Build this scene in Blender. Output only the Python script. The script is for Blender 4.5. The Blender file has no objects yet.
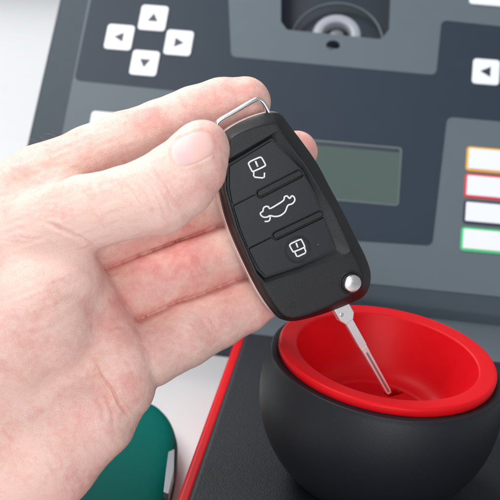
import bpy, bmesh, math, random
import numpy as np
from mathutils import Vector, Matrix

random.seed(7)
rng = np.random.default_rng(7)
scene = bpy.context.scene
C = scene.collection
scene.unit_settings.scale_length = 0.01          # one Blender unit is one centimetre

# ------------------------------------------------------------------ camera
LENS = 70.0
F = LENS / 36.0 * 500.0                          # focal length in photo pixels

def nrm(v):
    v = np.asarray(v, float); return v / np.linalg.norm(v)

V_ = nrm((418, 2940, -972))                      # "up the sloping panel", in camera axes
U_ = np.array((1, -0.105, 0.113)); U_ = nrm(U_ - V_ * U_.dot(V_))
N_ = np.cross(U_, V_)
AL = math.radians(51)                            # slope of the panel
X_ = U_
Y_ = math.cos(AL) * V_ - math.sin(AL) * N_
Z_ = math.sin(AL) * V_ + math.cos(AL) * N_
M = np.array([X_, Y_, Z_])                       # camera axes -> world axes

def cam(px, py, d):
    return np.array(((px - 250) / F * d, (250 - py) / F * d, -d))

RIM_Z = 5.6
CAM = np.array((0, 0, RIM_Z)) - M @ cam(387.5, 351.5, 37.5)

def W(px, py, d):                                # measured point at distance d -> world
    return CAM + M @ cam(px, py, d)

def hit(px, py, p0, n):
    r = M @ cam(px, py, 1.0)
    t = np.dot(np.asarray(p0) - CAM, n) / np.dot(r, n)
    return CAM + r * t

camd = bpy.data.cameras.new('camera')
camo = bpy.data.objects.new('camera', camd); C.objects.link(camo)
Rm = Matrix([list(M[0]), list(M[1]), list(M[2])]).to_4x4()
camo.matrix_world = Matrix.Translation(Vector(CAM)) @ Rm
camd.lens = LENS; camd.sensor_width = 36; camd.clip_start = 0.5; camd.clip_end = 2000
camd.dof.use_dof = True
camd.dof.focus_distance = 35.0
camd.dof.aperture_fstop = 0.07 / 0.30            # iris 3 mm wide, in centimetre units
scene.camera = camo

# ------------------------------------------------------------------ world and lamps
w = bpy.data.worlds.new('World'); scene.world = w; w.use_nodes = True
w.node_tree.nodes['Background'].inputs[0].default_value = (0.93, 0.96, 1.0, 1)
w.node_tree.nodes['Background'].inputs[1].default_value = 0.40

def area(name, loc, target, size, power, col=(1, 1, 1), sy=None):
    l = bpy.data.lights.new(name, 'AREA'); l.energy = power; l.color = col
    l.shape = 'RECTANGLE'; l.size = size; l.size_y = sy or size
    o = bpy.data.objects.new(name, l); C.objects.link(o)
    o.location = Vector(loc)
    d = Vector(target) - Vector(loc)
    o.rotation_euler = d.to_track_quat('-Z', 'Y').to_euler()
    return o
area('softbox', (-48, -8, 82), (-4, 2, 3), 42, 66000, (1.0, 0.99, 0.98))
area('front_softbox', (10, -62, 26), (-2, 0, 5), 36, 24000, (0.98, 0.985, 1.0))
area('back_table_fill', (-85, 120, 110), (-35, 60, 0), 70, 170000)  # unseen fill lamp, added to brighten the far left of the table

scene.view_settings.view_transform = 'Standard'
scene.view_settings.look = 'None'
scene.view_settings.exposure = 0.0
scene.view_settings.gamma = 1.0
scene.render.engine = 'CYCLES'

# ------------------------------------------------------------------ materials
def mat(name, col, rough=0.5, metal=0.0, spec=0.5, coat=0.0, bump=0.0, bscale=30.0, var=0.0, vscale=3.0,
        rvar=0.0, emis=0.0, detail=6.0):
    m = bpy.data.materials.new(name); m.use_nodes = True
    nt = m.node_tree; b = nt.nodes['Principled BSDF']
    b.inputs['Base Color'].default_value = (*col, 1)
    b.inputs['Roughness'].default_value = rough
    b.inputs['Metallic'].default_value = metal
    b.inputs['Specular IOR Level'].default_value = spec
    b.inputs['Coat Weight'].default_value = coat
    tc = nt.nodes.new('ShaderNodeTexCoord')
    if bump:
        n = nt.nodes.new('ShaderNodeTexNoise'); n.inputs['Scale'].default_value = bscale
        n.inputs['Detail'].default_value = detail
        nt.links.new(tc.outputs['Object'], n.inputs['Vector'])
        bp = nt.nodes.new('ShaderNodeBump'); bp.inputs['Strength'].default_value = bump
        bp.inputs['Distance'].default_value = 0.02
        nt.links.new(n.outputs['Fac'], bp.inputs['Height'])
        nt.links.new(bp.outputs['Normal'], b.inputs['Normal'])
    if var or rvar:
        n = nt.nodes.new('ShaderNodeTexNoise'); n.inputs['Scale'].default_value = vscale
        n.inputs['Detail'].default_value = 5
        nt.links.new(tc.outputs['Object'], n.inputs['Vector'])
        if var:
            mx = nt.nodes.new('ShaderNodeMix'); mx.data_type = 'RGBA'
            mx.inputs[6].default_value = (*[c * (1 - var) for c in col], 1)
            mx.inputs[7].default_value = (*[min(1, c * (1 + var)) for c in col], 1)
            nt.links.new(n.outputs['Fac'], mx.inputs[0])
            nt.links.new(mx.outputs[2], b.inputs['Base Color'])
        if rvar:
            mr = nt.nodes.new('ShaderNodeMapRange')
            mr.inputs[3].default_value = rough - rvar; mr.inputs[4].default_value = rough + rvar
            nt.links.new(n.outputs['Fac'], mr.inputs[0])
            nt.links.new(mr.outputs[0], b.inputs['Roughness'])
    return m

MT = dict(
    table=mat('table_laminate', (0.66, 0.67, 0.68), 0.45, var=0.03, vscale=0.4, bump=0.05, bscale=8),
    housing=mat('slate_plastic', (0.052, 0.070, 0.088), 0.5, spec=0.2, bump=0.12, bscale=60, rvar=0.05),
    navy=mat('navy_film', (0.031, 0.045, 0.064), 0.45, spec=0.15, bump=0.05, bscale=50, var=0.05, vscale=1.2),
    light=mat('grey_film', (0.118, 0.148, 0.170), 0.45, spec=0.2, bump=0.05, bscale=50, var=0.04, vscale=1.0),
    white=mat('white_keycap', (0.86, 0.88, 0.92), 0.4, var=0.02),
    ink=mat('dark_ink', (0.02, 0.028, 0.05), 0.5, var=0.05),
    lcd=mat('lcd_glass', (0.080, 0.118, 0.106), 0.18, var=0.06, vscale=0.8),
    lcdf=mat('lcd_edge', (0.12, 0.15, 0.16), 0.4, var=0.05),
    orange=mat('orange_frame', (0.85, 0.42, 0.03), 0.45, var=0.05),
    redf=mat('red_frame', (0.78, 0.04, 0.06), 0.45, var=0.05),
    blackf=mat('black_frame', (0.03, 0.035, 0.06), 0.45, var=0.05),
    green=mat('green_frame', (0.06, 0.62, 0.22), 0.45, var=0.05),
    ledge=mat('ledge_plastic', (0.10, 0.12, 0.14), 0.32, spec=0.5, bump=0.1, bscale=50, rvar=0.05),
    deck=mat('black_grained_plastic', (0.007, 0.009, 0.014), 0.55, spec=0.33, bump=0.9, bscale=14, rvar=0.08, detail=10),
    cup=mat('matte_black_cup', (0.010, 0.012, 0.016), 0.46, spec=0.33, bump=0.35, bscale=28, rvar=0.04),
    red=mat('red_plastic', (0.62, 0.003, 0.008), 0.44, spec=0.18, bump=0.10, bscale=30, rvar=0.06, var=0.05, vscale=2),
    hole=mat('dark_recess', (0.012, 0.012, 0.014), 0.6, var=0.05),
    recess=mat('recess_blue', (0.020, 0.029, 0.042), 0.35, var=0.06),
    ring=mat('white_nylon', (0.36, 0.38, 0.43), 0.4, var=0.04),
    grey=mat('grey_metal', (0.28, 0.29, 0.31), 0.35, metal=0.6, var=0.05),
    teal=mat('teal_plastic', (0.0, 0.105, 0.088), 0.6, spec=0.05, bump=0.05, bscale=12, rvar=0.05, var=0.08),
    shell=mat('key_black_plastic', (0.007, 0.0075, 0.009), 0.40, spec=0.42, bump=0.5, bscale=40, rvar=0.08, detail=8),
    pad=mat('key_pad_rubber', (0.010, 0.0115, 0.017), 0.40, spec=0.42, bump=0.25, bscale=50, rvar=0.05),
    mark=mat('white_print', (0.84, 0.84, 0.84), 0.5, var=0.03),
    chrome=mat('chrome', (0.80, 0.79, 0.78), 0.13, metal=1.0, rvar=0.05, vscale=5),
    steel=mat('brushed_steel', (0.72, 0.70, 0.69), 0.28, metal=1.0, bump=0.08, bscale=25, rvar=0.08, vscale=9),
    blade=mat('nickel_blade', (0.84, 0.86, 0.87), 0.27, metal=0.55, bump=0.0, bscale=30, rvar=0.05, vscale=9),
    trim=mat('side_chrome', (0.85, 0.78, 0.75), 0.30, metal=1.0, rvar=0.05),
)

# ------------------------------------------------------------------ helpers
def tag(o, label=None, cat=None, group=None, kind=None):
    if label: o['label'] = label
    if cat: o['category'] = cat
    if group: o['group'] = group
    if kind: o['kind'] = kind
    return o

def thing(name, loc, label, cat):
    o = bpy.data.objects.new(name, None); C.objects.link(o)
    o.location = Vector(loc); o.empty_display_size = 1.0
    o['off'] = [float(v) for v in loc]
    return tag(o, label, cat)

def origin_of(p):
    v = Vector((0, 0, 0))
    while p is not None:
        v += p.location; p = p.parent
    return v

def obj(name, verts, faces, m, parent=None, smooth=True, bevel=0.0, segs=3, angle=35, loc=None):
    """one mesh object; verts are world positions"""
    me = bpy.data.meshes.new(name)
    o = bpy.data.objects.new(name, me); C.objects.link(o)
    if parent is not None:
        o.parent = parent; off = origin_of(parent)
    elif loc is not None:
        o.location = Vector(loc); off = Vector(loc)
    else:
        off = Vector((0, 0, 0))
    off = np.array(off)
    vs = np.asarray(verts, float) - off
    me.from_pydata([tuple(v) for v in vs], [], [tuple(int(i) for i in f) for f in faces])
    me.update()
    if m: me.materials.append(m)
    if smooth:
        me.polygons.foreach_set('use_smooth', [True] * len(me.polygons))
    if bevel:
        b = o.modifiers.new('bevel', 'BEVEL'); b.width = bevel; b.segments = segs
        b.limit_method = 'ANGLE'; b.angle_limit = math.radians(angle); b.harden_normals = True
    return o

def bake(o):
    dg = bpy.context.evaluated_depsgraph_get()
    me = bpy.data.meshes.new_from_object(o.evaluated_get(dg))
    old = o.data; o.modifiers.clear(); o.data = me
    bpy.data.meshes.remove(old)

def cut(o, cutters):
    for c in cutters:
        md = o.modifiers.new('cut', 'BOOLEAN'); md.operation = 'DIFFERENCE'; md.object = c; md.solver = 'EXACT'
    bpy.context.view_layer.update()
    bake(o)

def kill(*os):
    for o in os: bpy.data.objects.remove(o, do_unlink=True)

class Frame:
    def __init__(s, o, x, y, n):
        s.o, s.x, s.y, s.n = map(lambda a: np.asarray(a, float), (o, x, y, n))
    def at(s, a, b, c=0.0): return s.o + s.x * a + s.y * b + s.n * c
    def px(s, px, py, h=0.0):                    # photo measurement -> frame coordinates on the plane at height h
        p = hit(px, py, s.o + s.n * h, s.n) - s.o
        return np.array((p.dot(s.x), p.dot(s.y)))

def area2(p):
    p = np.asarray(p); q = np.roll(p, -1, 0)
    return 0.5 * np.sum(p[:, 0] * q[:, 1] - p[:, 1] * q[:, 0])

def ccw(p):
    p = np.asarray(p, float)
    return p if area2(p) > 0 else p[::-1].copy()

def roundpoly(p, r, n=6):
    p = ccw(p); out = []; N = len(p)
    rr = r if hasattr(r, '__len__') else [r] * N
    for i in range(N):
        a, b, c = p[i - 1], p[i], p[(i + 1) % N]
        u = a - b; v = c - b; lu = np.linalg.norm(u); lv = np.linalg.norm(v); u /= lu; v /= lv
        ang = math.acos(max(-1, min(1, u.dot(v))))
        rad = rr[i]
        t = min(rad / math.tan(ang / 2), lu * 0.48, lv * 0.48)
        for k in range(n + 1):
            s = k / n
            q = (1 - s) ** 2 * (b + u * t) + 2 * s * (1 - s) * b + s * s * (b + v * t)
            out.append(q)
    return np.array(out)

def closed_spline(p, n=8):
    p = ccw(p); N = len(p); out = []
    for i in range(N):
        a, b, c, d = p[i - 1], p[i], p[(i + 1) % N], p[(i + 2) % N]
        for k in range(n):
            t = k / n
            out.append(0.5 * ((2 * b) + (-a + c) * t + (2 * a - 5 * b + 4 * c - d) * t * t + (-a + 3 * b - 3 * c + d) * t ** 3))
    return np.array(out)

def open_spline(p, n=8):
    p = np.asarray(p, float); P = np.vstack([2 * p[0] - p[1], p, 2 * p[-1] - p[-2]]); out = []
    for i in range(1, len(P) - 2):
        a, b, c, d = P[i - 1], P[i], P[i + 1], P[i + 2]
        for k in range(n):
            t = k / n
            out.append(0.5 * ((2 * b) + (-a + c) * t + (2 * a - 5 * b + 4 * c - d) * t * t + (-a + 3 * b - 3 * c + d) * t ** 3))
    out.append(p[-1]); return np.array(out)

def inset(p, d):
    q = np.roll(p, -1, 0) - np.roll(p, 1, 0)
    q /= np.linalg.norm(q, axis=1)[:, None] + 1e-9
    n = np.stack([-q[:, 1], q[:, 0]], 1)         # inward for a ccw outline
    return p + n * (d[:, None] if hasattr(d, '__len__') else d)

def loft(fr, rings, cap0=True, cap1=True):
    """rings: list of (Nx2 outline, height)"""
    n = len(rings[0][0]); V = []; Fc = []
    for p, h in rings:
        hh = h if hasattr(h, '__len__') else [h] * n
        for q, z in zip(p, hh): V.append(fr.at(q[0], q[1], z))
    for k in range(len(rings) - 1):
        for i in range(n):
            j = (i + 1) % n
            Fc.append((k * n + i, k * n + j, (k + 1) * n + j, (k + 1) * n + i))
    if cap0: Fc.append(tuple(range(n - 1, -1, -1)))
    if cap1: Fc.append(tuple((len(rings) - 1) * n + i for i in range(n)))
    return V, Fc

def prism(name, fr, p, z0, z1, m, parent=None, bevel=0.0, smooth=True, **k):
    V, Fc = loft(fr, [(ccw(p), z0), (ccw(p), z1)])
    return obj(name, V, Fc, m, parent, smooth=smooth and bevel > 0, bevel=bevel, **k)

def lathe(fr, prof, n=96, close=False):
    V = []; Fc = []
    for r, z in prof:
        for i in range(n):
            a = 2 * math.pi * i / n
            V.append(fr.at(r * math.cos(a), r * math.sin(a), z))
    m = len(prof)
    for k in range(m if close else m - 1):
        k2 = (k + 1) % m
        for i in range(n):
            j = (i + 1) % n
            Fc.append((k * n + i, k * n + j, k2 * n + j, k2 * n + i))
    if not close:
        Fc.append(tuple(range(n - 1, -1, -1)))
        Fc.append(tuple((m - 1) * n + i for i in range(n)))
    return V, Fc

def tube(path, r, n=8, closed=False, up=(0.1, 0.2, 1)):
    path = np.asarray(path, float); N = len(path); V = []; Fc = []
    up = nrm(up)
    for i in range(N):
        if closed: t = path[(i + 1) % N] - path[i - 1]
        else: t = path[min(i + 1, N - 1)] - path[max(i - 1, 0)]
        t = nrm(t); a = nrm(np.cross(t, up)); b = np.cross(a, t)
        for k in range(n):
            an = 2 * math.pi * k / n
            V.append(path[i] + r * (a * math.cos(an) + b * math.sin(an)))
    for i in range(N if closed else N - 1):
        i2 = (i + 1) % N
        for k in range(n):
            j = (k + 1) % n
            Fc.append((i * n + k, i * n + j, i2 * n + j, i2 * n + k))
    if not closed:
        Fc.append(tuple(range(n - 1, -1, -1))); Fc.append(tuple((N - 1) * n + k for k in range(n)))
    return V, Fc

WX, WY, WZ = np.eye(3)
TABLE_Z = -4.0

# ------------------------------------------------------------------ the table
fr0 = Frame((0, 0, 0), WX, WY, WZ)
t = prism('tabletop', fr0, [(-260, -60), (200, -60), (200, 260), (-260, 260)], TABLE_Z - 3, TABLE_Z, MT['table'])
tag(t, kind='structure')

# ------------------------------------------------------------------ the machine
c3 = hit(500, 325, (0, 0, 0), WZ)
YC = c3[1]
def on_y(px, py, y): return hit(px, py, (0, y, 0), WY)
b3 = on_y(500, 313, YC + 0.10)
a3 = on_y(500, 298, b3[1] + 0.55)
PV = math.cos(AL) * WY + math.sin(AL) * WZ       # up the panel, in world axes
PN = -math.sin(AL) * WY + math.cos(AL) * WZ
fp = Frame(a3, WX, PV, PN)                       # panel frame; origin on its bottom edge
machine = thing('key_programming_machine', (0, 4, TABLE_Z), 'slate grey key programming machine with sloping keypad and a black cup lined in red', 'key machine')

# housing: profile swept along x, left end following the panel's slanted edge
l0 = fp.px(60, 0); l1 = fp.px(22, 160)
XL = float((l0[0] + l1[0]) / 2 + a3[0])
XR = float(fp.px(560, 150)[0] + a3[0]) + 6
TOPV = float(fp.px(300, -70)[1])
ptop = fp.at(0, TOPV)
prof = [(c3[1], TABLE_Z), (c3[1], 0.0), (b3[1], b3[2]), (a3[1], a3[2]), (ptop[1], ptop[2]), (ptop[1] + 3, ptop[2] - 0.3), (ptop[1] + 7, TABLE_Z)]
Vh = [(x, y, z) for x in (XL, XR) for (y, z) in prof]; n = len(prof)
Fh = [tuple(range(n)), tuple(range(2 * n - 1, n - 1, -1))] + [(i, i + n, (i + 1) % n + n, (i + 1) % n) for i in range(n)]
housing = obj('housing', Vh, Fh, MT['housing'], machine, bevel=0.22, segs=4, angle=20)

# recess for the key reader
rec = roundpoly([fp.px(*q) for q in [(281, -60), (281, 22), (287, 30), (381, 39.5), (389, 30), (393, -60)]], 0.25)
small = [fp.px(333, 45.5) + 0.43 * np.array((math.cos(a), math.sin(a) * 0.8)) for a in np.linspace(0, 2 * math.pi, 25)[:-1]]
cutA = prism('cutter', fp, rec, -2.4, 1, None)
cutB = prism('cutter', fp, small, -1.0, 1, None)

def film(name, pts, r, m, h0=0.0, h1=0.04, parent=machine, bevel=0.012):
    return prism(name, fp, roundpoly([fp.px(*q) for q in pts], r), h0, h1, m, parent, bevel=bevel, segs=2)

# keypad films (printed overlay areas)
base = film('panel_film', [(91, -12), (60, 145), (22, 246), (20, 249), (560, 303), (560, -40), (300, -62)], 0.3, MT['light'], 0.0, 0.04)
nv = film('dark_film', [(94, -14), (74.5, 80.5), (186, 92), (180, 230), (432, 246), (447, 117), (560, 127), (560, 33),
                        (441.5, 20.5), (436, 75.5), (231, 57), (227, -30)], 0.42, MT['navy'], 0.04, 0.062, bevel=0.006)
bpy.context.view_layer.update()
cut(housing, [cutA, cutB]); cut(base, [cutA, cutB])
kill(cutA, cutB)
# reader
prism('recess_floor', fp, inset(rec, -0.1), -2.5, -2.3, MT['recess'], machine)
rc = fp.px(336.5, 35, -0.6)
frr = Frame(fp.at(rc[0], rc[1]), fp.x, fp.y, fp.n)
rd = obj('reader_ring', *lathe(frr, [(0.86, -0.95), (0.92, -0.62), (1.0, -0.55), (1.42, -0.58), (1.55, -0.72), (1.55, -2.3), (0.86, -2.3)], 64, close=True), MT['ring'], machine)
obj('reader_pin', *lathe(frr, [(0.01, -0.7), (0.42, -0.72), (0.5, -0.8), (0.5, -2.3)], 40), MT['grey'], machine)
aw = [fp.at(rc[0] + 2.95 * math.cos(a), rc[1] + 2.95 * math.sin(a), -1.6) for a in np.linspace(0.16, math.pi - 0.16, 50)]
obj('reader_arc', *tube(aw, 0.09, 8, up=fp.n), MT['ledge'], machine)

def sq(c, ux, uy, w_, h_): return [c - ux * w_ - uy * h_, c + ux * w_ - uy * h_, c + ux * w_ + uy * h_, c - ux * w_ + uy * h_]

def keycap(cx, cy, corners=None, arrow=None, frame=None, label=None):
    root = machine
    if corners is None:
        c = fp.px(cx, cy, 0.1); ax = fp.px(cx + 13.6, cy + 1.05, 0.1) - c; ay = fp.px(cx + 2.1, cy - 12.4, 0.1) - c
        hw = np.linalg.norm(ax); hh = np.linalg.norm(ay)
        pts = sq(c, np.array((1, 0)), np.array((0, 1)), hw, hh)
    else:
        pts = [fp.px(*q, 0.1) for q in corners]; c = np.mean(pts, 0)
    if frame:
        out = roundpoly(pts, 0.24)
        f = prism('button_frame', fp, out, 0.04, 0.10, frame, machine, bevel=0.02, segs=2)
        b = prism('button', fp, inset(out, 0.135), 0.09, 0.17, MT['white'], machine, bevel=0.03)
    else:
        out = roundpoly(pts, 0.26)
        b = prism('button', fp, out, 0.05, 0.16, MT['white'], machine, bevel=0.04)
    if arrow:
        dx, dy = {'u': (0, 1), 'd': (0, -1), 'l': (-1, 0), 'r': (1, 0)}[arrow]
        d = np.array((dx, dy), float); s = np.array((-dy, dx), float)
        a = 0.34
        tri = [c + d * a, c - d * a * 0.75 + s * a, c - d * a * 0.75 - s * a]
        prism('arrow_mark', fp, tri, 0.155, 0.170, MT['ink'], b)
    if label: b['label'] = label
    return b
keycap(153.4, 18.2, arrow='u'); keycap(119.5, 37.4, arrow='l'); keycap(178.8, 43.0, arrow='r'); keycap(144.7, 63.2, arrow='d')
keycap(486, 72, arrow='l')
for nm, y0, y1, x0 in (('orange', 146, 170.5, 467), ('redf', 173, 197, 465.2), ('blackf', 199.5, 223, 464), ('green', 226.5, 250.5, 461.5)):
    keycap(0, 0, [(x0, y0), (x0 + 62, y0 + 5.5), (x0 + 60, y1 + 5.5), (x0 - 1.5, y1)], frame=MT[nm])
keycap(0, 0, [(470, -16), (530, -11), (529, 9), (469, 4)])
keycap(0, 0, [(92, 111), (150, 116), (146, 138), (88, 134)])
# display
lc = roundpoly([fp.px(*q, 0.06) for q in [(262, 136.5), (400.5, 149), (397, 204.5), (256, 192)]], 0.12)
prism('display_frame', fp, inset(lc, -0.10), 0.062, 0.085, MT['lcdf'], machine, bevel=0.01)
prism('display', fp, lc, 0.062, 0.10, MT['lcd'], machine, bevel=0.01)
prism('display_shadow_line', fp, [fp.px(*q, .1) for q in [(262, 136.8), (399, 149.2), (398.8, 152.4), (262, 140.0)]], 0.10, 0.112, MT['ink'], machine).name = 'display_shadow_strip'  # dark strip stands in for the shadow along the display's upper edge

# front module: ledge and black deck with the red trim
e0 = hit(236, 350, (0, 0, 0), WZ); e1 = hit(190, 500, (0, 0, 0), WZ)
XD = float((e0[0] + e1[0]) / 2)
print('deck edge', e0, e1, 'panel left', l0, l1, 'YC', YC, 'a3', a3)
yb = float(hit(500, 361, (0, 0, 0), WZ)[1])
frb = Frame((0, 0, 0), WX, WY, WZ)
prism('ledge', frb, [(XD + 0.3, yb - 1), (XR, yb - 1), (XR, YC + 0.4), (XD + 0.3, YC + 0.4)], TABLE_Z + 0.1, -0.06, MT['ledge'], machine, bevel=0.1)
deck = prism('deck', frb, [(XD, -14), (XR, -14), (XR, yb), (XD, yb)], TABLE_Z + 0.05, 0.02, MT['deck'], machine, bevel=0.25, segs=4)
frx = Frame((0, 0, 0), WY, WZ, WX)
tp = roundpoly([(-14.1, TABLE_Z + 0.3), (yb + 0.1, TABLE_Z + 0.3), (yb + 0.1, -0.10), (-14.1, -0.10)], 0.4)
prism('side_trim', frx, tp, XD - 0.42, XD + 0.15, MT['red'], machine, bevel=0.2, segs=5)

# pocket: matte black cup with a red funnel
cn = nrm((0.060, -0.005, 1.0)); cxx = nrm(np.cross(WY, cn)); cyy = np.cross(cn, cxx)
fc = Frame(np.array((0, 0, RIM_Z)) - cn * RIM_Z, cxx, cyy, cn)   # the cup leans a little to the right
R = 4.72; zc = RIM_Z - 1.85
rimr = 4.22
cupp = []
for k in range(33):
    z = -0.05 + (RIM_Z - 0.38 + 0.05) * k / 32
    r = math.sqrt(max(R * R - (z - zc) ** 2, 0.1)) * (1.0 if z > zc - 2.4 else 1.0)
    cupp.append((r, z))
rt = cupp[-1][0]
cupp += [(rt + 0.0, RIM_Z - 0.375), (rt - 0.03, RIM_Z - 0.345), (rt - 0.035, RIM_Z - 0.345), (rimr - 0.05, RIM_Z - 0.33), (rimr - 0.055, RIM_Z - 0.34), (rimr - 0.12, RIM_Z - 0.40), (3.9, RIM_Z - 0.42), (3.8, -0.05 + 2.6)]
obj('cup', *lathe(fc, cupp, 128), MT['cup'], machine)
ZF = RIM_Z - 2.45
fp_hit = hit(390.5, 392.5, fc.at(0, 0, ZF), cn)
print('slot', fp_hit, 'dist', np.linalg.norm(fp_hit - CAM))
ri = rimr * 0.835
fun = [(3.9, RIM_Z - 0.45), (rimr - 0.06, RIM_Z - 0.40), (rimr - 0.01, RIM_Z - 0.30), (rimr, RIM_Z - 0.12), (rimr - 0.01, RIM_Z - 0.07), (rimr - 0.05, RIM_Z - 0.015), (rimr - 0.11, RIM_Z), (rimr - 0.13, RIM_Z + 0.001),
       (ri + 0.06, RIM_Z - 0.05), (ri + 0.04, RIM_Z - 0.053), (ri + 0.0, RIM_Z - 0.075), (ri - 0.02, RIM_Z - 0.13), (ri - 0.022, RIM_Z - 0.14), (ri - 0.20, RIM_Z - 0.7), (ri - 0.42, RIM_Z - 1.4), (ri - 0.62, RIM_Z - 1.9),
       (ri - 0.74, RIM_Z - 2.12), (ri - 0.90, RIM_Z - 2.29), (ri - 1.10, RIM_Z - 2.40), (ri - 1.32, ZF - 0.0), (ri - 1.55, ZF - 0.04),
       (ri - 1.55, ZF - 0.4), (ri - 0.2, ZF - 0.2), (3.9, RIM_Z - 0.9)]
fn = obj('funnel', *lathe(fc, fun, 128, close=True), MT['red'], machine)
flp = [(math.cos(a) * (ri - 1.5), math.sin(a) * (ri - 1.5)) for a in np.linspace(0, 2 * math.pi, 97)[:-1]]
fl = prism('funnel_floor', fc, flp, ZF - 0.35, ZF - 0.045, MT['red'], machine)
sx_ = nrm(cxx * 0.75 + cyy * 0.65); sl = Frame(fp_hit + sx_ * 0.16, sx_, np.cross(cn, sx_), cn)
slot_p = roundpoly([(-0.42, -0.2), (0.42, -0.2), (0.42, 0.2), (-0.42, 0.2)], 0.15)
cs = prism('cutter', sl, slot_p, -2, 1, None)
bpy.context.view_layer.update()
cut(fl, [cs]); kill(cs)
prism('slot_floor', sl, inset(slot_p, -0.05), -0.5, -0.32, MT['hole'], machine)

# ------------------------------------------------------------------ the flip key
A = nrm((0.353, -0.935, -0.235)); B = np.array((0.935, 0.353, -0.20)); B = nrm(B - A * B.dot(A))
up = -A; Nk = np.cross(B, up)
fk = Frame(W(298, 213, 34.9), M @ B, M @ up, M @ Nk)
key = thing('car_key', tuple(W(298, 213, 35.6)), 'black folding car key with three buttons and chrome loop, held over the red cup', 'car key')
K = lambda a, b, h=0.0: fk.px(a, b, h)
out = [(222, 142), (227, 132), (245, 121), (268, 113), (281, 114), (291, 126), (315.6, 159.6), (330, 186), (345, 214), (357, 238),
       (366, 256), (371.3, 272), (370.5, 286), (364.6, 296.6), (352, 303.6), (324, 314.5), (297, 321.5), (283, 320), (273, 312), (258, 289.5),
       (241, 255), (229, 226), (222, 200), (219, 175), (219.5, 155)]
out = closed_spline([K(*q, -0.35) for q in out], 6)
TH = 1.35
# bevel wider on the right-hand side than on the left
cx = out.mean(0)
side = np.clip((out[:, 0] - cx[0]) / 1.6, -1, 1)
bw = 0.32 + 0.14 * side
def ring(d, h): return (inset(out, d if hasattr(d, '__len__') else np.full(len(out), d)), h)
rings = [ring(0.40, -TH), ring(0.22, -TH + 0.03), ring(0.07, -TH + 0.13), ring(0.0, -TH + 0.32), ring(0.0, -0.55), ring(0.0, -0.46), ring(0.012, -0.41), ring(0.045, -0.36),
         ring(bw * 0.5, -0.19), ring(bw * 0.92, -0.04), ring(bw, -0.018), ring(bw + 0.05, -0.003), ring(bw + 0.14, 0.0)]
pr = [K(*q) for q in [(227, 162), (277, 133), (304, 167), (331, 212), (349, 251), (337, 257), (300, 270.5), (266, 281.5), (258.5, 273), (239.5, 229), (228, 190)]]
prI = roundpoly([K(*q) for q in [(228.5, 165), (272.5, 138.5), (303, 171), (314, 191.5), (337.5, 249.5), (300, 266.5), (265.5, 278), (257.5, 270), (247.5, 248), (239, 228), (230, 200), (228, 185)]], 0.06)
prr = roundpoly(pr, 0.12)
# both outlines are sampled on the same rays, so the face runs straight down into the recess
cen = K(293, 213)
angs = np.concatenate([np.arctan2(*(q_ - cen).T[::-1]) for q_ in (out, prr, prI)])
angs = np.sort(angs); angs = angs[np.concatenate([[True], np.diff(angs) > 1e-3])]
def rays(poly):
    d = np.stack([np.cos(angs), np.sin(angs)], 1); a_ = poly - cen; e2 = np.roll(poly, -1, 0) - poly
    den = d[:, None, 0] * e2[None, :, 1] - d[:, None, 1] * e2[None, :, 0]
    den = np.where(np.abs(den) < 1e-12, 1e-12, den)
    t_ = (a_[None, :, 0] * e2[None, :, 1] - a_[None, :, 1] * e2[None, :, 0]) / den
    s_ = (a_[None, :, 0] * d[:, None, 1] - a_[None, :, 1] * d[:, None, 0]) / den
    t_ = np.where((s_ >= -1e-6) & (s_ <= 1 + 1e-6) & (t_ > 0), t_, np.inf)
    return cen + d * t_.min(1)[:, None]
rr_ = []
rmin = np.linalg.norm(rays(inset(prr, -0.11)) - cen, axis=1); dirn = np.stack([np.cos(angs), np.sin(angs)], 1)
for k_, (p, h) in enumerate(rings):
    r_ = np.linalg.norm(rays(p) - cen, axis=1)
    if k_ >= 6: r_ = np.maximum(r_, rmin + 0.012 * (len(rings) - k_))
    rr_.append((cen + dirn * r_[:, None], h))
rr_ += [(rays(inset(prr, -0.11)), 0.0), (rays(inset(prr, -0.08)), 0.012), (rays(inset(prr, -0.05)), 0.005), (rays(inset(prr, -0.03)), -0.02), (rays(inset(prI, -0.03)), -0.10), (rays(inset(prI, 0.0)), -0.15)]
Vb, Fb = loft(fk, rr_)
shell = obj('shell', Vb, Fb, MT['shell'], key)
md = shell.modifiers.new('wn', 'WEIGHTED_NORMAL')

# the three pads, with the bar slots cut out of them
bar1 = (K(260.5, 193.5), K(299.5, 173.5)); bar2 = (K(276.5, 235.5), K(320.5, 214.5))
def capsule(a, b, r, n=10):
    d = nrm(b - a); s = np.array((-d[1], d[0])); o = []
    for c_, sg in ((b, 1), (a, -1)):
        for k in range(n + 1):
            an = -math.pi / 2 + math.pi * k / n
            o.append(c_ + r * sg * (d * math.cos(an) + s * math.sin(an)))
    return np.array(o)
cut1 = prism('cutter', fk, capsule(*bar1, 0.175), -0.5, 0.5, None)
cut2 = prism('cutter', fk, capsule(*bar2, 0.175), -0.5, 0.5, None)
g = 0.028
def edge(a, b, off):                             # shift a dividing line sideways
    d = nrm(b - a); s = np.array((-d[1], d[0])); return a + s * off, b + s * off
L1 = (K(233.5, 205.5), K(302, 171)); L2 = (K(248.8, 248.5), K(322, 212.5))
u1, v1 = edge(*L1, g); u1b, v1b = edge(*L1, -g); u2, v2 = edge(*L2, g); u2b, v2b = edge(*L2, -g)
PADS = [
    [K(230, 166.5), K(272, 141), v1, u1, K(230, 188)],
    [u1b, v1b, K(312, 191.5), v2, u2, K(240.5, 228)],
    [u2b, v2b, K(335.5, 248.5), K(300, 265), K(266, 276), K(259.5, 269)],
]
def stroke(pts, r, m, parent, closed=False, h=0.0):
    q = [fk.at(*K(*p, h), h) for p in pts]
    return tube(q, r, 8, closed, up=fk.n)
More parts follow.
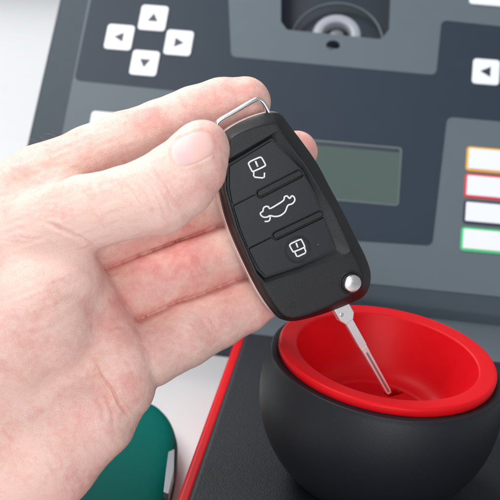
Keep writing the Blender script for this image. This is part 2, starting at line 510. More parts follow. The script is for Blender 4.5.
def join(*vf):
    V = []; Fc = []
    for v, f in vf:
        o = len(V); V += list(v); Fc += [tuple(i + o for i in q) for q in f]
    return V, Fc
c1 = lambda x, y: (210 + x / 4.167, 90 + y / 4.167)
c2 = lambda x, y: (180 + x / 4.167, 170 + y / 4.167)
c4 = lambda x, y: (240 + x / 3.571, 200 + y / 3.571)
PH = -0.02
IH = PH - 0.008
i1 = lambda x, y: (240 + x / 12.5, 145 + y / 12.5)
i2 = lambda x, y: (255 + x / 10, 185 + y / 10)
i3 = lambda x, y: (280 + x / 12.5, 230 + y / 12.5)
def sk(fn_, pts, r=0.032, closed=False, sp=0):
    q = np.array([fn_(*p) for p in pts])
    if closed: q = closed_spline(q, 4)
    if sp: q = open_spline(q, sp)
    return stroke(q, r, 0, 0, closed, IH)
icons = [
    join(sk(i1, [(108, 240), (112, 222), (140, 200), (240, 156), (265, 158), (280, 176), (314, 240), (304, 266), (170, 328), (145, 316)], closed=True),
         sk(i1, [(192, 200), (222, 272)], 0.036),
         sk(i1, [(172, 326), (170, 385), (185, 402), (280, 412), (303, 402), (306, 345)])),
    join(sk(i2, [(150, 235), (132, 216), (104, 215), (84, 232), (78, 262), (54, 280), (60, 302), (86, 321), (124, 319), (150, 306), (200, 315), (252, 305), (300, 268), (328, 205), (372, 187), (398, 152),
                 (388, 118), (366, 110), (345, 134), (320, 110), (294, 120), (284, 154), (215, 200)], closed=True),
         sk(i2, [(152, 308), (148, 345), (130, 362), (95, 364)], sp=3)),
    join(sk(i3, [(122, 198), (126, 184), (146, 165), (250, 119), (270, 128), (304, 198), (296, 220), (176, 270), (156, 260)], closed=True),
         sk(i3, [(200, 160), (222, 218)], 0.036),
         sk(i3, [(184, 274), (208, 328), (228, 330), (312, 290), (322, 268), (302, 216)])),
]
ring_c = K(298, 249.5, PH)
pads = []
for i, pp in enumerate(PADS):
    pd = prism('button', fk, roundpoly(pp, 0.07), -0.14, PH, MT['pad'], key)
    bpy.context.view_layer.update()
    cs_ = [cut1, cut2]
    if i == 2:
        V3, F3 = lathe(Frame(fk.at(*ring_c, PH), fk.x, fk.y, fk.n), [(0.49, -0.03), (0.49, 0.1), (0.43, 0.1), (0.43, -0.03)], 64, close=True)
        c3_ = obj('cutter', V3, F3, None); cs_ = cs_ + [c3_]
        bpy.context.view_layer.update()
    cut(pd, cs_)
    if i == 2: kill(c3_)
    md = pd.modifiers.new('bevel', 'BEVEL'); md.width = 0.018; md.segments = 2; md.limit_method = 'ANGLE'; md.angle_limit = math.radians(40); md.harden_normals = True
    for p in pd.data.polygons: p.use_smooth = True
    ic = obj('icon', *icons[i], MT['mark'], pd)
    pads.append(pd)
kill(cut1, cut2)
tag(pads[0], 'key button with open padlock icon'); tag(pads[1], 'key button with open boot car icon'); tag(pads[2], 'key button with closed padlock icon in a ring')
for a_, b_ in (bar1, bar2):
    prism('divider_bar', fk, capsule(a_, b_, 0.11), -0.13, 0.015, MT['shell'], key, bevel=0.05, segs=4)
# release button
rb = K(352.5, 283.5, 0.2)
frb_ = Frame(fk.at(rb[0] , rb[1]), fk.x, fk.y, fk.n)
obj('release_collar', *lathe(frb_, [(0.44, -0.05), (0.45, 0.015), (0.40, 0.03), (0.35, 0.0), (0.35, -0.05)], 48, close=True), MT['shell'], key)
obj('release_button', *lathe(frb_, [(0.01, -0.04), (0.33, -0.04), (0.33, 0.22), (0.315, 0.255), (0.28, 0.272), (0.01, 0.28)], 48), MT['steel'], key)
dt = K(293, 305)
obj('rivet', *lathe(Frame(fk.at(*dt), fk.x, fk.y, fk.n), [(0.01, -0.012), (0.07, -0.012), (0.085, 0.008), (0.105, 0.008), (0.115, -0.01)], 24), MT['shell'], key)
for q in ((318, 244.5),):
    dd = K(*q, PH)
    obj('pinhole', *lathe(Frame(fk.at(dd[0], dd[1], PH), fk.x, fk.y, fk.n), [(0.005, 0.004), (0.028, 0.003), (0.03, -0.01)], 12), MT['ledge'], key)
# chrome band round the side
sb, sf = loft(fk, [ring(-0.012, -1.08), ring(-0.03, -1.05), ring(-0.03, -0.70), ring(-0.012, -0.67), ring(0.08, -0.67), ring(0.08, -1.08)], False, False)
nn = len(out)
sf += [(5 * nn + i, 5 * nn + (i + 1) % nn, (i + 1) % nn, i) for i in range(nn)]
obj('side_band', sb, sf, MT['trim'], key)
# chrome loop at the top
bp_ = [(226, 146), (221, 134), (216.5, 126.5), (219, 121), (234, 112), (251, 102), (258, 99.5), (263, 103), (268, 112), (274, 124)]
bp_ = open_spline([K(*q, -0.62) for q in bp_], 8)
loopV, loopF = [], []
# flat-sided wire: wider across the key's thickness
wire = [fk.at(*q, -0.62) for q in bp_]
V4, F4 = tube(wire, 0.085, 12, up=fk.n)
V4 = [np.asarray(v) for v in V4]
V4 = [v + fk.n * ((v - fk.o).dot(fk.n) + 0.62) * 0.9 for v in V4]
obj('loop', V4, F4, MT['chrome'], key)

# blade with its hinge block
tipw = W(389, 393.5, 37.9)                      # the tip hovers just above the slot
hp = fk.at(*K(344, 312, -0.7), -0.7)
h2 = fk.at(*K(344.5, 314.5, -0.7), -0.7)
bd = nrm(tipw - h2)
hv = nrm(nrm(CAM - h2) * 1.25 + nrm(np.array((-30, 22, 80)) - h2))     # the blade's flat side catches the light
bn = nrm(hv - bd * hv.dot(bd)); bs = np.cross(bd, bn)
fb = Frame(h2, bs, bd, bn); print('blade', M.T @ bd, M.T @ bs, M.T @ bn)
Lb = float(np.linalg.norm(tipw - h2))
hb = roundpoly([(-0.32, -0.7), (0.32, -0.7), (0.32, 0.05), (0.2, 0.3), (-0.16, 0.3), (-0.32, 0.08)], 0.06)
BV, BF = [], []
for y_, w_, gd, t_ in ((0.0, 0.155, 0.001, 0.10), (Lb * 0.385, 0.155, 0.001, 0.10), (Lb * 0.39, 0.142, 0.012, 0.088), (Lb * 0.405, 0.142, 0.012, 0.088), (Lb * 0.41, 0.132, 0.001, 0.098),
                       (Lb * 0.46, 0.130, 0.001, 0.098), (Lb * 0.48, 0.122, 0.055, 0.098), (Lb - 0.15, 0.105, 0.055, 0.095), (Lb - 0.02, 0.070, 0.05, 0.080), (Lb, 0.050, 0.03, 0.060)):
    g_ = min(0.045, w_ * 0.5)
    for x_, z_ in ((-w_, -t_), (w_, -t_), (w_, t_), (g_, t_), (g_ * 0.8, t_ - gd), (-g_ * 0.8, t_ - gd), (-g_, t_), (-w_, t_)):
        BV.append(fb.at(x_, y_, z_))
for k in range(9):
    for i in range(8):
        j = (i + 1) % 8
        BF.append((k * 8 + i, (k + 1) * 8 + i, (k + 1) * 8 + j, k * 8 + j))
BF += [tuple(range(8)), tuple(range(79, 71, -1))]
blade = obj('blade', BV, BF, MT['blade'], key, smooth=False)
prism('blade_groove', fb, [(-0.034, Lb * 0.475), (0.034, Lb * 0.475), (0.030, Lb - 0.1), (-0.030, Lb - 0.1)], 0.03, 0.050, MT['grey'], blade)
hinge = prism('hinge_block', fb, hb, -0.18, 0.18, MT['blade'], key, bevel=0.05)
obj('hinge_screw', *lathe(Frame(fb.at(0.15, -0.14, 0.15), fb.x, fb.y, fb.n), [(0.01, 0.035), (0.07, 0.035), (0.095, 0.02), (0.1, -0.02)], 24), MT['steel'], key)

# ------------------------------------------------------------------ teal case lying on the table
g0 = hit(150, 470, (0, 0, TABLE_Z + 1.6), WZ)
frt = Frame((0, 0, TABLE_Z), WX, WY, WZ)
gp = [hit(*q, (0, 0, TABLE_Z + 1.4), WZ)[:2] for q in [(20, 520), (60, 440), (120, 405), (148, 406), (166, 416), (177, 438), (176, 465), (168, 500), (160, 560), (80, 580)]]
gp = closed_spline(gp, 6)
case = thing('plastic_case', (float(gp[:, 0].mean()), float(gp[:, 1].mean()), TABLE_Z), 'smooth teal green plastic case with rounded corner, lying on the table under the hand', 'plastic case')
rr = [(inset(gp, 0.25), 0.02), (inset(gp, 0.05), 0.15), (gp, 0.4), (gp, 1.2), (inset(gp, 0.08), 1.5), (inset(gp, 0.28), 1.75), (inset(gp, 0.6), 1.86), (inset(gp, 1.0), 1.9)]
obj('body', *loft(frt, rr), MT['teal'], case)
cl = [hit(*q, (0, 0, TABLE_Z + 1.95), WZ) for q in [(168.5, 452), (174.5, 449), (174, 470), (168.5, 494), (163.5, 492), (166, 470)]]
prism('clip', Frame((0, 0, 0), WX, WY, WZ), roundpoly([c[:2] for c in cl], 0.04), TABLE_Z + 1.4, TABLE_Z + 1.96, MT['grey'], case, bevel=0.05)

# HAND_BEGIN
# ------------------------------------------------------------------ the hand (one continuous body)
def cp(px, py, d, r): return (cam(px, py, d), r)

def chain(*pts): return [cp(*p) for p in pts]

THUMB = chain((-10, 268, 34.6, 1.5), (40, 232, 33.9, 1.42), (85, 213, 33.2, 1.30), (125, 204, 32.8, 1.24), (158, 195, 32.7, 1.33), (178, 181, 32.8, 1.30), (192, 166, 32.95, 1.18), (199, 153, 33.05, 1.04), (202, 147, 33.15, 0.94))
INDEX = chain((0, 215, 36.0, 1.6), (45, 184, 36.1, 1.48), (90, 160, 36.2, 1.28), (125, 143, 36.2, 1.18), (160, 129, 36.2, 1.10), (195, 115, 36.1, 1.05), (222, 106, 36.1, 1.02), (246, 101, 36.1, 0.92))
MIDDLE = chain((40, 266, 36.1, 1.2), (90, 247, 36.5, 1.12), (130, 231, 36.8, 1.12), (175, 213, 37.1, 1.15), (215, 197, 37.2, 1.10), (260, 173, 37.2, 0.98), (297, 152, 37.2, 0.80))
RING = chain((70, 312, 36.0, 1.2), (115, 298, 36.4, 1.16), (150, 284, 36.8, 1.22), (190, 268, 37.1, 1.20), (225, 254, 37.4, 1.18), (262, 240, 37.5, 1.0), (290, 229, 37.5, 0.82))
PINKY = chain((110, 362, 35.6, 1.2), (150, 353, 36.1, 1.25), (185, 335, 36.5, 1.24), (215, 320.5, 36.9, 1.15), (243, 306, 37.2, 1.05), (268, 293, 37.5, 0.88))
PALM = [chain((20, 330, 36.6, 2.1), (70, 345, 36.0, 1.6), (110, 360, 35.7, 1.25)),
        chain((112, 388, 35.5, 1.32), (92, 415, 35.4, 1.65), (45, 452, 35.5, 2.1), (-40, 520, 36.0, 2.6), (-220, 620, 37.0, 2.9), (-520, 760, 39, 3.4)),
        chain((80, 276, 35.2, 0.82), (93, 300, 35.2, 0.90), (107, 330, 35.25, 0.98), (121, 362, 35.3, 1.05), (120, 385, 35.4, 1.15)),
        chain((-60, 380, 36.2, 3.0), (20, 400, 35.9, 2.3), (60, 400, 35.6, 1.8)),
        chain((-60, 260, 36.5, 3.0), (-200, 420, 37.4, 3.3), (-420, 640, 39, 3.6)),
        chain((-40, 240, 36.2, 2.2), (10, 225, 35.8, 1.7), (60, 200, 35.4, 1.25)),
        ]
THENAR = [chain((-60, 380, 35.0, 2.4), (-5, 330, 34.4, 2.3), (38, 300, 34.0, 1.95), (60, 278, 33.95, 1.45)), chain((20, 340, 34.3, 1.9), (45, 330, 34.2, 1.6))]

def f_chain(P, ch, k=0.0):
    best = None
    for (a, ra), (b, rb_) in zip(ch[:-1], ch[1:]):
        ab = (b - a).astype(np.float32); L2 = float(ab.dot(ab))
        q = P - a.astype(np.float32)
        t_ = np.clip(q @ ab / L2, 0, 1)
        tt = t_ * t_ * (3 - 2 * t_)
        d = np.sqrt(np.sum((q - t_[:, None] * ab) ** 2, 1)) - (ra + (rb_ - ra) * (0.5 * t_ + 0.5 * tt))
        best = d if best is None else smin(best, d, 0.12)
    return best

def smin(a, b, k):
    h = np.clip(0.5 + 0.5 * (b - a) / k, 0, 1)
    return b + (a - b) * h - k * h * (1 - h)

def hand_f(P):
    P = P.astype(np.float32)
    th = f_chain(P, THUMB); ix = f_chain(P, INDEX); mi = f_chain(P, MIDDLE); ri_ = f_chain(P, RING); pk = f_chain(P, PINKY)
    palm = None
    for ch in PALM:
        d = f_chain(P, ch); palm = d if palm is None else smin(palm, d, 0.7)
    tn = None
    for ch in THENAR:
        d = f_chain(P, ch); tn = d if tn is None else smin(tn, d, 0.6)
    fg = smin(smin(smin(ix, mi, 0.10), ri_, 0.15), pk, 0.15)
    Af = smin(palm, fg, 0.16)
    th2 = smin(th, tn, 0.45)
    th2 = smin(th2, palm, 0.75)
    return smin(Af, th2, 0.12)

def surface_nets(Fv, o, h):
    nx, ny, nz = Fv.shape
    S = Fv < 0
    acc = np.zeros((nx - 1, ny - 1, nz - 1, 3), np.float32); cnt = np.zeros((nx - 1, ny - 1, nz - 1), np.float32)
    for ax in range(3):
        o1, o2 = [a for a in range(3) if a != ax]
        for i in (0, 1):
            for j in (0, 1):
                sl0 = [None] * 3; sl1 = [None] * 3
                sl0[ax] = slice(0, Fv.shape[ax] - 1); sl1[ax] = slice(1, Fv.shape[ax])
                for a_, v in ((o1, i), (o2, j)):
                    sl0[a_] = sl1[a_] = slice(v, Fv.shape[a_] - 1 + v)
                fa = Fv[tuple(sl0)]; fb_ = Fv[tuple(sl1)]
                cr = (fa < 0) != (fb_ < 0)
                tt = np.where(cr, fa / np.where(cr, fa - fb_, 1), 0)
                off = [0.0, 0.0, 0.0]; off[o1] = i; off[o2] = j
                for a_ in range(3):
                    acc[..., a_] += np.where(cr, tt if a_ == ax else off[a_], 0)
                cnt += cr
    act = cnt > 0
    idx = -np.ones(act.shape, np.int64); idx[act] = np.arange(act.sum())
    ijk = np.argwhere(act)
    V = (ijk + acc[act] / cnt[act][:, None]) * h + o
    Q = []
    for ax in range(3):
        o1, o2 = (ax + 1) % 3, (ax + 2) % 3
        s0 = [slice(1, -1)] * 3; s1 = [slice(1, -1)] * 3
        s0[ax] = slice(0, Fv.shape[ax] - 1); s1[ax] = slice(1, Fv.shape[ax])
        a = S[tuple(s0)]; b = S[tuple(s1)]
        cr = np.argwhere(a != b)
        sg = a[tuple(cr.T)]
        base_ = cr.copy(); base_[:, o1] += 1; base_[:, o2] += 1
        c = []
        for (di, dj) in ((-1, -1), (0, -1), (0, 0), (-1, 0)):
            q = base_.copy(); q[:, o1] += di; q[:, o2] += dj
            c.append(idx[q[:, 0], q[:, 1], q[:, 2]])
        c = np.stack(c, 1)
        c[~sg] = c[~sg][:, ::-1]
        Q.append(c)
    return V, np.vstack(Q)

lo = np.array((-17.0, -16.5, -41.5)); hi = np.array((3.5, 7.5, -30.0)); HF = 0.075; R4 = 4
nc = np.ceil((hi - lo) / (HF * R4)).astype(int)
cc_ = np.stack(np.meshgrid(*[(np.arange(n_) + 0.5) * HF * R4 - HF / 2 for n_ in nc], indexing='ij'), -1) + lo
fcv = hand_f(cc_.reshape(-1, 3)).reshape(tuple(nc))
band = np.abs(fcv) < HF * R4 * 1.05
up4 = lambda a: a.repeat(R4, 0).repeat(R4, 1).repeat(R4, 2)
Ff = up4(np.where(fcv < 0, -1.0, 1.0).astype(np.float32))
bi = np.argwhere(up4(band))
Ff[tuple(bi.T)] = hand_f(bi * HF + lo)
HV, HQ = surface_nets(Ff, lo, HF)
def grad(P, e=0.02, mag=False):
    g_ = np.stack([hand_f(P + np.eye(3)[i] * e) - hand_f(P - np.eye(3)[i] * e) for i in range(3)], 1) / (2 * e)
    L_ = np.linalg.norm(g_, axis=1)
    n_ = g_ / (L_[:, None] + 1e-9)
    return (n_, L_) if mag else n_
def project(P, lim):
    n_, L_ = grad(P, 0.02, True)
    return P - n_ * (np.clip(hand_f(P), -lim, lim) * np.clip((L_ - 0.65) / 0.25, 0, 1))[:, None], n_
HV, _ = project(HV, 0.03)
# one linear subdivision for the fine folds
E = np.sort(np.vstack([HQ[:, [0, 1]], HQ[:, [1, 2]], HQ[:, [2, 3]], HQ[:, [3, 0]]]), 1)
Eu, inv = np.unique(E, axis=0, return_inverse=True); inv = inv.reshape(-1)
nv0 = len(HV); nq = len(HQ)
V2 = np.vstack([HV, HV[Eu].mean(1), HV[HQ].mean(1)])
e_ = [inv[i * nq:(i + 1) * nq] + nv0 for i in range(4)]; fcx = np.arange(nq) + nv0 + len(Eu)
Q2 = np.vstack([np.stack([HQ[:, i], e_[i], fcx, e_[i - 1]], 1) for i in range(4)])
V2, _ = project(V2, 0.02)
HN, HL = grad(V2, 0.03, True)
KEEP = np.clip((HL - 0.7) / 0.25, 0, 1)                # no folds down in the clefts between fingers

# projected position of every vertex, used only to say which fold lies where on the skin
PX = 250 + V2[:, 0] / -V2[:, 2] * F; PY = 250 - V2[:, 1] / -V2[:, 2] * F; DD = -V2[:, 2]
front = np.clip(HN[:, 2] * 3 + 0.3, 0, 1)

def seg_dist(pts):
    best = np.full(len(PX), 1e9)
    tpos = np.zeros(len(PX)); L = 0; Ls = []
    pts = open_spline(np.asarray(pts, float), 5)
    tot = np.sum(np.linalg.norm(np.diff(pts, axis=0), axis=1))
    for a, b in zip(pts[:-1], pts[1:]):
        ab = b - a; l = np.linalg.norm(ab)
        t_ = np.clip(((PX - a[0]) * ab[0] + (PY - a[1]) * ab[1]) / (l * l), 0, 1)
        d = np.hypot(PX - a[0] - t_ * ab[0], PY - a[1] - t_ * ab[1])
        m_ = d < best
        best[m_] = d[m_]; tpos[m_] = (L + t_[m_] * l) / tot
        L += l
    return best, tpos

disp = np.zeros(len(PX)); redn = np.zeros(len(PX))
def fold(pts, depth, width, dmin=0, dmax=99, lip=0.35, red=0.35):
    d, t_ = seg_dist(pts)
    e = np.clip(np.minimum(t_, 1 - t_) * 6, 0, 1) * front * ((DD > dmin) & (DD < dmax))
    gv = np.exp(-(d / width) ** 2)
    lipv = np.exp(-((d - 2.2 * width) / (1.2 * width)) ** 2)
    disp[:] += e * (-depth * gv + depth * lip * lipv)
    redn[:] += red * e * np.exp(-(d / (width * 1.8)) ** 2)
# thumb base fold, palm lines, thumb knuckle wrinkles, finger joint creases
fold([(44, 222), (64, 231), (84, 241), (98, 253)], 0.055, 2.0, red=.2)
fold([(84, 349), (93, 359), (101, 375), (112, 389), (120, 405), (133, 420)], 0.085, 1.25, red=.3)
fold([(84, 352), (92, 372), (103, 388), (112, 407)], 0.03, 3.5, red=.1, lip=0)
fold([(76, 356), (88, 376), (98, 398), (106, 420)], 0.03, 2.4, red=.15)
fold([(92, 366), (104, 392), (112, 412), (114, 432)], 0.02, 2.0, red=.12)
fold([(0, 358), (12, 372), (28, 380)], 0.03, 3.0, red=.15)
fold([(0, 428), (8, 436), (14, 444)], 0.03, 1.6, red=.25)
fold([(26, 419), (36, 414), (44, 407)], 0.02, 1.8, red=.2)
fold([(100, 338), (112, 328), (128, 326)], 0.03, 2.2, red=.15)
fold([(113, 296), (106, 310), (99, 326)], 0.03, 2.0, red=.2)
for q in ([(139, 178), (150, 188), (160, 203), (167, 222)], [(147, 174), (158, 185), (167, 200), (173, 214)], [(130, 180), (141, 190), (150, 204), (156, 220)], [(153, 172), (164, 182), (173, 196)], [(124, 184), (133, 194), (140, 206)]):
    fold(q, 0.020, 1.2, dmax=33.5, red=.10)
fold([(112, 134), (120, 146), (126, 160)], 0.022, 1.6, dmin=33.8, red=.12)
fold([(118, 133), (126, 144), (131, 155)], 0.014, 1.4, dmin=33.8, red=.1)
fold([(178, 97), (184, 108), (188, 118)], 0.018, 1.4, dmin=33.8, red=.12)
for x_, y_ in ((183, 262), (190, 259), (196, 256), (191, 322), (199, 317), (206, 314), (140, 281), (146, 278)):
    fold([(x_, y_), (x_ + 7, y_ + 9), (x_ + 15, y_ + 21)], 0.009, 1.5, dmin=34, red=.10)
# fine wrinkles across the back of the thumb base
for i in range(26):
    x0 = -4 + rng.uniform(0, 60); y0 = 205 + rng.uniform(0, 55)
    L = rng.uniform(14, 30); a = rng.uniform(-0.1, 0.35)
    fold([(x0, y0), (x0 + L / 2 * math.cos(a), y0 + L / 2 * math.sin(a) + rng.uniform(-1.5, 1.5)), (x0 + L * math.cos(a), y0 + L * math.sin(a))], 0.006, 1.3, red=.02)
for i in range(40):
    x0 = 5 + rng.uniform(0, 125); y0 = 340 + rng.uniform(0, 140)
    L = rng.uniform(12, 28); a = rng.uniform(0.6, 1.4)
    fold([(x0, y0), (x0 + L / 2 * math.cos(a), y0 + L / 2 * math.sin(a) + rng.uniform(-1.5, 1.5)), (x0 + L * math.cos(a), y0 + L * math.sin(a))], 0.005, 1.6, red=.02)
# gentle lumps of flesh
def lump(px, py, r, amp, dmin=0, dmax=99, red=0.0):
    gv = np.exp(-((PX - px) ** 2 + (PY - py) ** 2) / (r * r)) * front * ((DD > dmin) & (DD < dmax))
    disp[:] += amp * gv; redn[:] += red * gv
for a_ in [(150, 120, 16, 0.0, 33.8, 99, .35), (60, 150, 25, 0, 33.8, 99, .1), (240, 95, 26, 0.0, 33.8, 99, .45), (205, 108, 22, 0, 33.8, 99, .3), (300, 150, 30, 0, 33.8, 99, .5),
           (125, 262, 26, 0, 34, 99, .55), (165, 255, 26, 0, 34, 99, .45), (195, 235, 30, 0, 34, 99, .5), (150, 300, 30, 0, 34, 99, .35), (205, 275, 28, 0, 34, 99, .55), (235, 300, 26, 0, 34, 99, .5),
           (205, 330, 16, 0, 34, 99, .4), (160, 350, 20, 0, 34, 99, .15), (120, 300, 14, 0, 0, 99, .5), (118, 330, 18, 0, 0, 99, .4), (130, 385, 16, 0, 0, 99, .35),
           (85, 430, 26, 0, 0, 99, .22), (20, 450, 35, 0, 0, 99, .12), (75, 395, 20, 0, 0, 99, .12), (15, 330, 30, 0, 0, 99, .18), (30, 180, 24, 0, 0, 99, .12),
           (185, 225, 22, 0, 0, 34, .12), (215, 190, 24, 0, 0, 34, .35), (212, 135, 18, 0, 0, 34, .35), (200, 122, 12, 0, 0, 34, .2)]:
    lump(*a_)
# nail bed on the thumb: a shallow seat for the nail plate
NC = np.array((192.5, 148.5)); NA = nrm((1.0, -0.42)); NB = np.array((-NA[1], NA[0])); NL, NW = 22.0, 15.0
def nail_uv(x, y):
    dx, dy = x - NC[0], y - NC[1]
    return (dx * NA[0] + dy * NA[1]) / NL, (dx * NB[0] + dy * NB[1]) / NW
nu, nvv = nail_uv(PX, PY)
nr = (np.abs(nu) ** 2.6 + np.abs(nvv) ** 2.6) ** (1 / 2.6)
near = (DD < 33) & (HN[:, 2] > 0)
disp += np.where(near, -0.014 * np.clip((1.02 - nr) / 0.1, 0, 1) + 0.018 * np.exp(-((nr - 1.16) / 0.10) ** 2) * (nu < 0.75), 0)
redn += np.where(near, 0.15 * np.exp(-((nr - 1.08) / 0.10) ** 2), 0)
def vnoise(P, s_, seed):
    r_ = np.random.default_rng(seed).random((64, 64, 64)).astype(np.float32)
    q = P / s_ + 31.7; i0 = np.floor(q).astype(int); f_ = q - i0; f_ = f_ * f_ * (3 - 2 * f_); o_ = 0
    for i in (0, 1):
        for j in (0, 1):
            for k in (0, 1):
                w_ = (f_[:, 0] if i else 1 - f_[:, 0]) * (f_[:, 1] if j else 1 - f_[:, 1]) * (f_[:, 2] if k else 1 - f_[:, 2])
                o_ = o_ + w_ * r_[(i0[:, 0] + i) % 64, (i0[:, 1] + j) % 64, (i0[:, 2] + k) % 64]
    return o_ - 0.5
disp += 0.10 * vnoise(V2, 1.5, 1) + 0.025 * vnoise(V2, 0.6, 2) + 0.004 * vnoise(V2, 0.2, 3)
ud = V2 @ nrm((0.9, 0.35, 0.1)); vd = V2 @ nrm((-0.35, 0.9, 0.2)); wd = V2 @ nrm((0, 0.1, 1))
palmw = np.clip((150 - PX) / 40, 0, 1) * front
disp += palmw * 0.034 * vnoise(np.stack([ud / 0.9, vd / 0.13, wd / 0.5], 1), 1.0, 4) * (PY < 330)
disp += palmw * 0.030 * vnoise(np.stack([ud / 0.16, vd / 0.8, wd / 0.5], 1), 1.0, 5) * (PY >= 330)
P2_ = V2.astype(np.float32); cleft = np.zeros(len(V2))
for ca, cb in ((MIDDLE, RING), (RING, PINKY)):     # a tight line where two fingers press together
    da, db = f_chain(P2_, ca), f_chain(P2_, cb)
    e_c = np.exp(-((da - db) / 0.08) ** 2) * np.clip((0.35 - np.maximum(da, db)) / 0.2, 0, 1) * np.clip(HN[:, 2] * 3, 0, 1)
    cleft = np.maximum(cleft, e_c); redn += 0.3 * e_c
nailw = np.where(near, np.clip((1.25 - nr) / 0.2, 0, 1), 0)
bare = disp
V3 = V2 + HN * (disp * KEEP * (1 - cleft))[:, None]
E2 = np.vstack([Q2[:, [0, 1]], Q2[:, [1, 2]], Q2[:, [2, 3]], Q2[:, [3, 0]]]); E2 = np.vstack([E2, E2[:, ::-1]])
deg = np.bincount(E2[:, 0], minlength=len(V3)).astype(float)
wk = np.clip((0.98 - KEEP) / 0.2, 0, 1)
def spread(a_):
    return np.stack([np.bincount(E2[:, 0], a_[E2[:, 1], c_], len(V3)) for c_ in range(a_.shape[1])], 1) / deg[:, None]
for _ in range(3): wk = np.maximum(wk, 0.9 * spread(wk[:, None])[:, 0])
for _ in range(10): V3 = V3 + (spread(V3) - V3) * (wk * 0.7)[:, None]
for _ in range(4): cleft = spread(cleft[:, None])[:, 0]
V3[:, 2] -= cleft * 0.22                        # the clefts run straight back, away from the palm's face

hw_ = (M @ V3.T).T + CAM
hand = obj('hand', hw_, Q2, None, None, smooth=True, loc=tuple(W(60, 330, 36)))
tag(hand, 'bare pale left hand, palm up, pinching the black car key between thumb and fingers', 'hand')
at = hand.data.attributes.new('flush', 'FLOAT', 'POINT'); at.data.foreach_set('value', np.clip(redn, 0, 1).astype(np.float32))

def skin(name, nail=False):
    m = bpy.data.materials.new(name); m.use_nodes = True; nt = m.node_tree; b = nt.nodes['Principled BSDF']; L = nt.links.new
    N = nt.nodes.new
    tc = N('ShaderNodeTexCoord')
    def noise(s, d=4, dist=0.0):
        n_ = N('ShaderNodeTexNoise'); n_.inputs['Scale'].default_value = s; n_.inputs['Detail'].default_value = d; n_.inputs['Distortion'].default_value = dist
        L(tc.outputs['Object'], n_.inputs['Vector']); return n_.outputs['Fac']
    def math_(op, a, b_=None, c=None, clamp=False):
        n_ = N('ShaderNodeMath'); n_.operation = op; n_.use_clamp = clamp
        for i, v in enumerate((a, b_, c)):
            if v is None: continue
            if isinstance(v, (int, float)): n_.inputs[i].default_value = v
            else: L(v, n_.inputs[i])
        return n_.outputs[0]
    def mix(f, a, b_):
        n_ = N('ShaderNodeMix'); n_.data_type = 'RGBA'
        if isinstance(f, (int, float)): n_.inputs[0].default_value = f
        else: L(f, n_.inputs[0])
        for i, v in ((6, a), (7, b_)):
            if isinstance(v, tuple): n_.inputs[i].default_value = (*v, 1)
            else: L(v, n_.inputs[i])
        return n_.outputs[2]
    if nail:
        at_ = N('ShaderNodeAttribute'); at_.attribute_name = 'flush'
        col = mix(at_.outputs['Fac'], (0.72, 0.50, 0.49), (0.78, 0.50, 0.45))
        L(col, b.inputs['Base Color']); b.inputs['Roughness'].default_value = 0.50
        b.inputs['Subsurface Weight'].default_value = 0.3; b.inputs['Subsurface Scale'].default_value = 0.1
        b.inputs['Coat Weight'].default_value = 0.0
        return m
    a_ = N('ShaderNodeAttribute'); a_.attribute_name = 'flush'
    fl = math_('ADD', a_.outputs['Fac'], math_('MULTIPLY', math_('SUBTRACT', noise(0.8, 4, 0.8), 0.48), 1.2))
    fl = math_('ADD', fl, math_('MULTIPLY', math_('SUBTRACT', noise(4, 5), 0.5), 0.75), clamp=True)
    col = mix(fl, (0.84, 0.570, 0.498), (0.70, 0.240, 0.215))
    col = mix(math_('MULTIPLY', math_('SUBTRACT', noise(1.6, 3), 0.52, clamp=True), 1.5), col, (0.78, 0.56, 0.42))
    col = mix(math_('MULTIPLY', math_('SUBTRACT', noise(16, 5), 0.5, clamp=True), 0.9), col, (0.70, 0.36, 0.32))
    L(col, b.inputs['Base Color'])
    b.inputs['Roughness'].default_value = 0.46
    b.inputs['Subsurface Weight'].default_value = 0.35
    b.inputs['Subsurface Radius'].default_value = (1.0, 0.38, 0.22)
    b.inputs['Subsurface Scale'].default_value = 0.10
    b.inputs['Specular IOR Level'].default_value = 0.42
    vo = N('ShaderNodeTexVoronoi'); vo.inputs['Scale'].default_value = 16; vo.feature = 'DISTANCE_TO_EDGE'
    nz = N('ShaderNodeTexNoise'); nz.inputs['Scale'].default_value = 5
    L(tc.outputs['Object'], nz.inputs['Vector'])
    mv = N('ShaderNodeMix'); mv.data_type = 'RGBA'; mv.inputs[0].default_value = 0.12
    L(tc.outputs['Object'], mv.inputs[6]); L(nz.outputs['Color'], mv.inputs[7]); L(mv.outputs[2], vo.inputs['Vector'])
    h = math_('ADD', math_('MULTIPLY', math_('MINIMUM', vo.outputs['Distance'], 0.12), 2.5), math_('MULTIPLY', noise(26, 3), 0.45))
    h = math_('ADD', h, math_('MULTIPLY', noise(4, 4, 0.6), 1.6))
    bp = N('ShaderNodeBump'); bp.inputs['Strength'].default_value = 0.65; bp.inputs['Distance'].default_value = 0.028
    L(h, bp.inputs['Height']); L(bp.outputs['Normal'], b.inputs['Normal'])
    return m
hand.data.materials.append(skin('skin'))

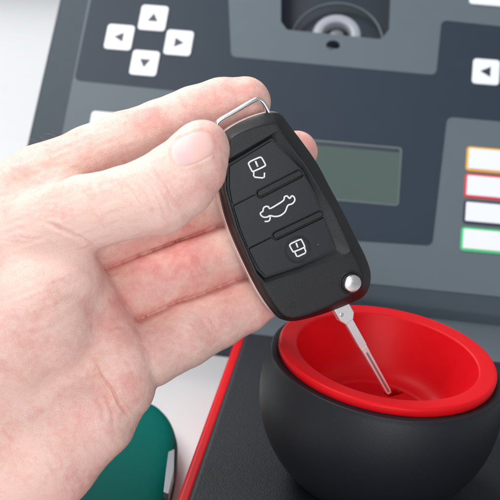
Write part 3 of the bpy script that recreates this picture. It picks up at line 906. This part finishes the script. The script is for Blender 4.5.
# nail plate: follows the thumb's surface
gu = np.linspace(-1, 1, 41); P2 = []; idn = {}
US = []; rad = []
for a_i, rr_ in enumerate(np.linspace(0, 1, 14)):
    for k in range(56):
        an = 2 * math.pi * k / 56
        c_, s_ = math.cos(an), math.sin(an)
        q = (abs(c_) ** 2.8 + abs(s_) ** 2.8) ** (-1 / 2.8)
        US.append((c_ * q * rr_, s_ * q * rr_)); rad.append(rr_)
US = np.array(US); rad = np.array(rad)
nx_ = NC[0] + US[:, 0] * NL * NA[0] + US[:, 1] * NW * NB[0]; ny_ = NC[1] + US[:, 0] * NL * NA[1] + US[:, 1] * NW * NB[1]
dirs = np.stack([(nx_ - 250) / F, (250 - ny_) / F, -np.ones(len(nx_))], 1)
tt = np.full(len(nx_), 30.5)
for _ in range(60): tt = tt + hand_f(dirs * tt[:, None]) * 0.8
Pn = dirs * tt[:, None]; gn = grad(Pn, 0.05)
hgt = 0.003 * np.clip((1 - rad) / 0.12, 0, 1) ** 0.5 - 0.022 * np.clip((rad - 0.9) / 0.1, 0, 1)
hgt = hgt + 0.008 * np.clip((US[:, 0] - 0.3), 0, 1)
Pn = Pn + gn * hgt[:, None]
NFc = []
for i in range(13):
    for k in range(56):
        j = (k + 1) % 56
        NFc.append((i * 56 + k, i * 56 + j, (i + 1) * 56 + j, (i + 1) * 56 + k))
nvw = (M @ Pn.T).T + CAM
nl = obj('nail', nvw, NFc, skin('nail', True), hand)
na = nl.data.attributes.new('flush', 'FLOAT', 'POINT'); na.data.foreach_set('value', np.clip(US[:, 0] * 1.6 + US[:, 1] * 0.9 + 0.35, 0, 1).astype(np.float32))
hv_, hf_ = [], []
cand = np.argwhere((PX > 22) & (PX < 66) & (HN[:, 1] > 0.5) & (HN[:, 2] > -0.2) & (HN[:, 2] < 0.6) & (PY < 165))[:, 0]
for i in rng.choice(cand, 8, replace=False):
    p0 = V3[i]; d0 = nrm(HN[i] * 0.75 + np.array((-0.75, 0.15, 0.1)) + rng.normal(0, 0.22, 3)); L_ = rng.uniform(0.2, 0.42); bend = np.array((-0.5, -0.35, 0.1)) + rng.normal(0, 0.2, 3)
    pts_ = [CAM + M @ (p0 + d0 * L_ * t_ + bend * L_ * t_ * t_ * 0.6) for t_ in (0, .25, .5, .75, 1)]
    v_, f_ = tube(pts_, 0.0016, 4); o_ = len(hv_); hv_ += list(v_); hf_ += [tuple(a + o_ for a in q) for q in f_]
tag(obj('hair', hv_, hf_, mat('fair_hair', (0.30, 0.21, 0.15), 0.4, var=0.1), hand), kind='stuff')
print('hand verts', len(V3))
# HAND_END
for o in C.objects:
    if 'off' in o: del o['off']
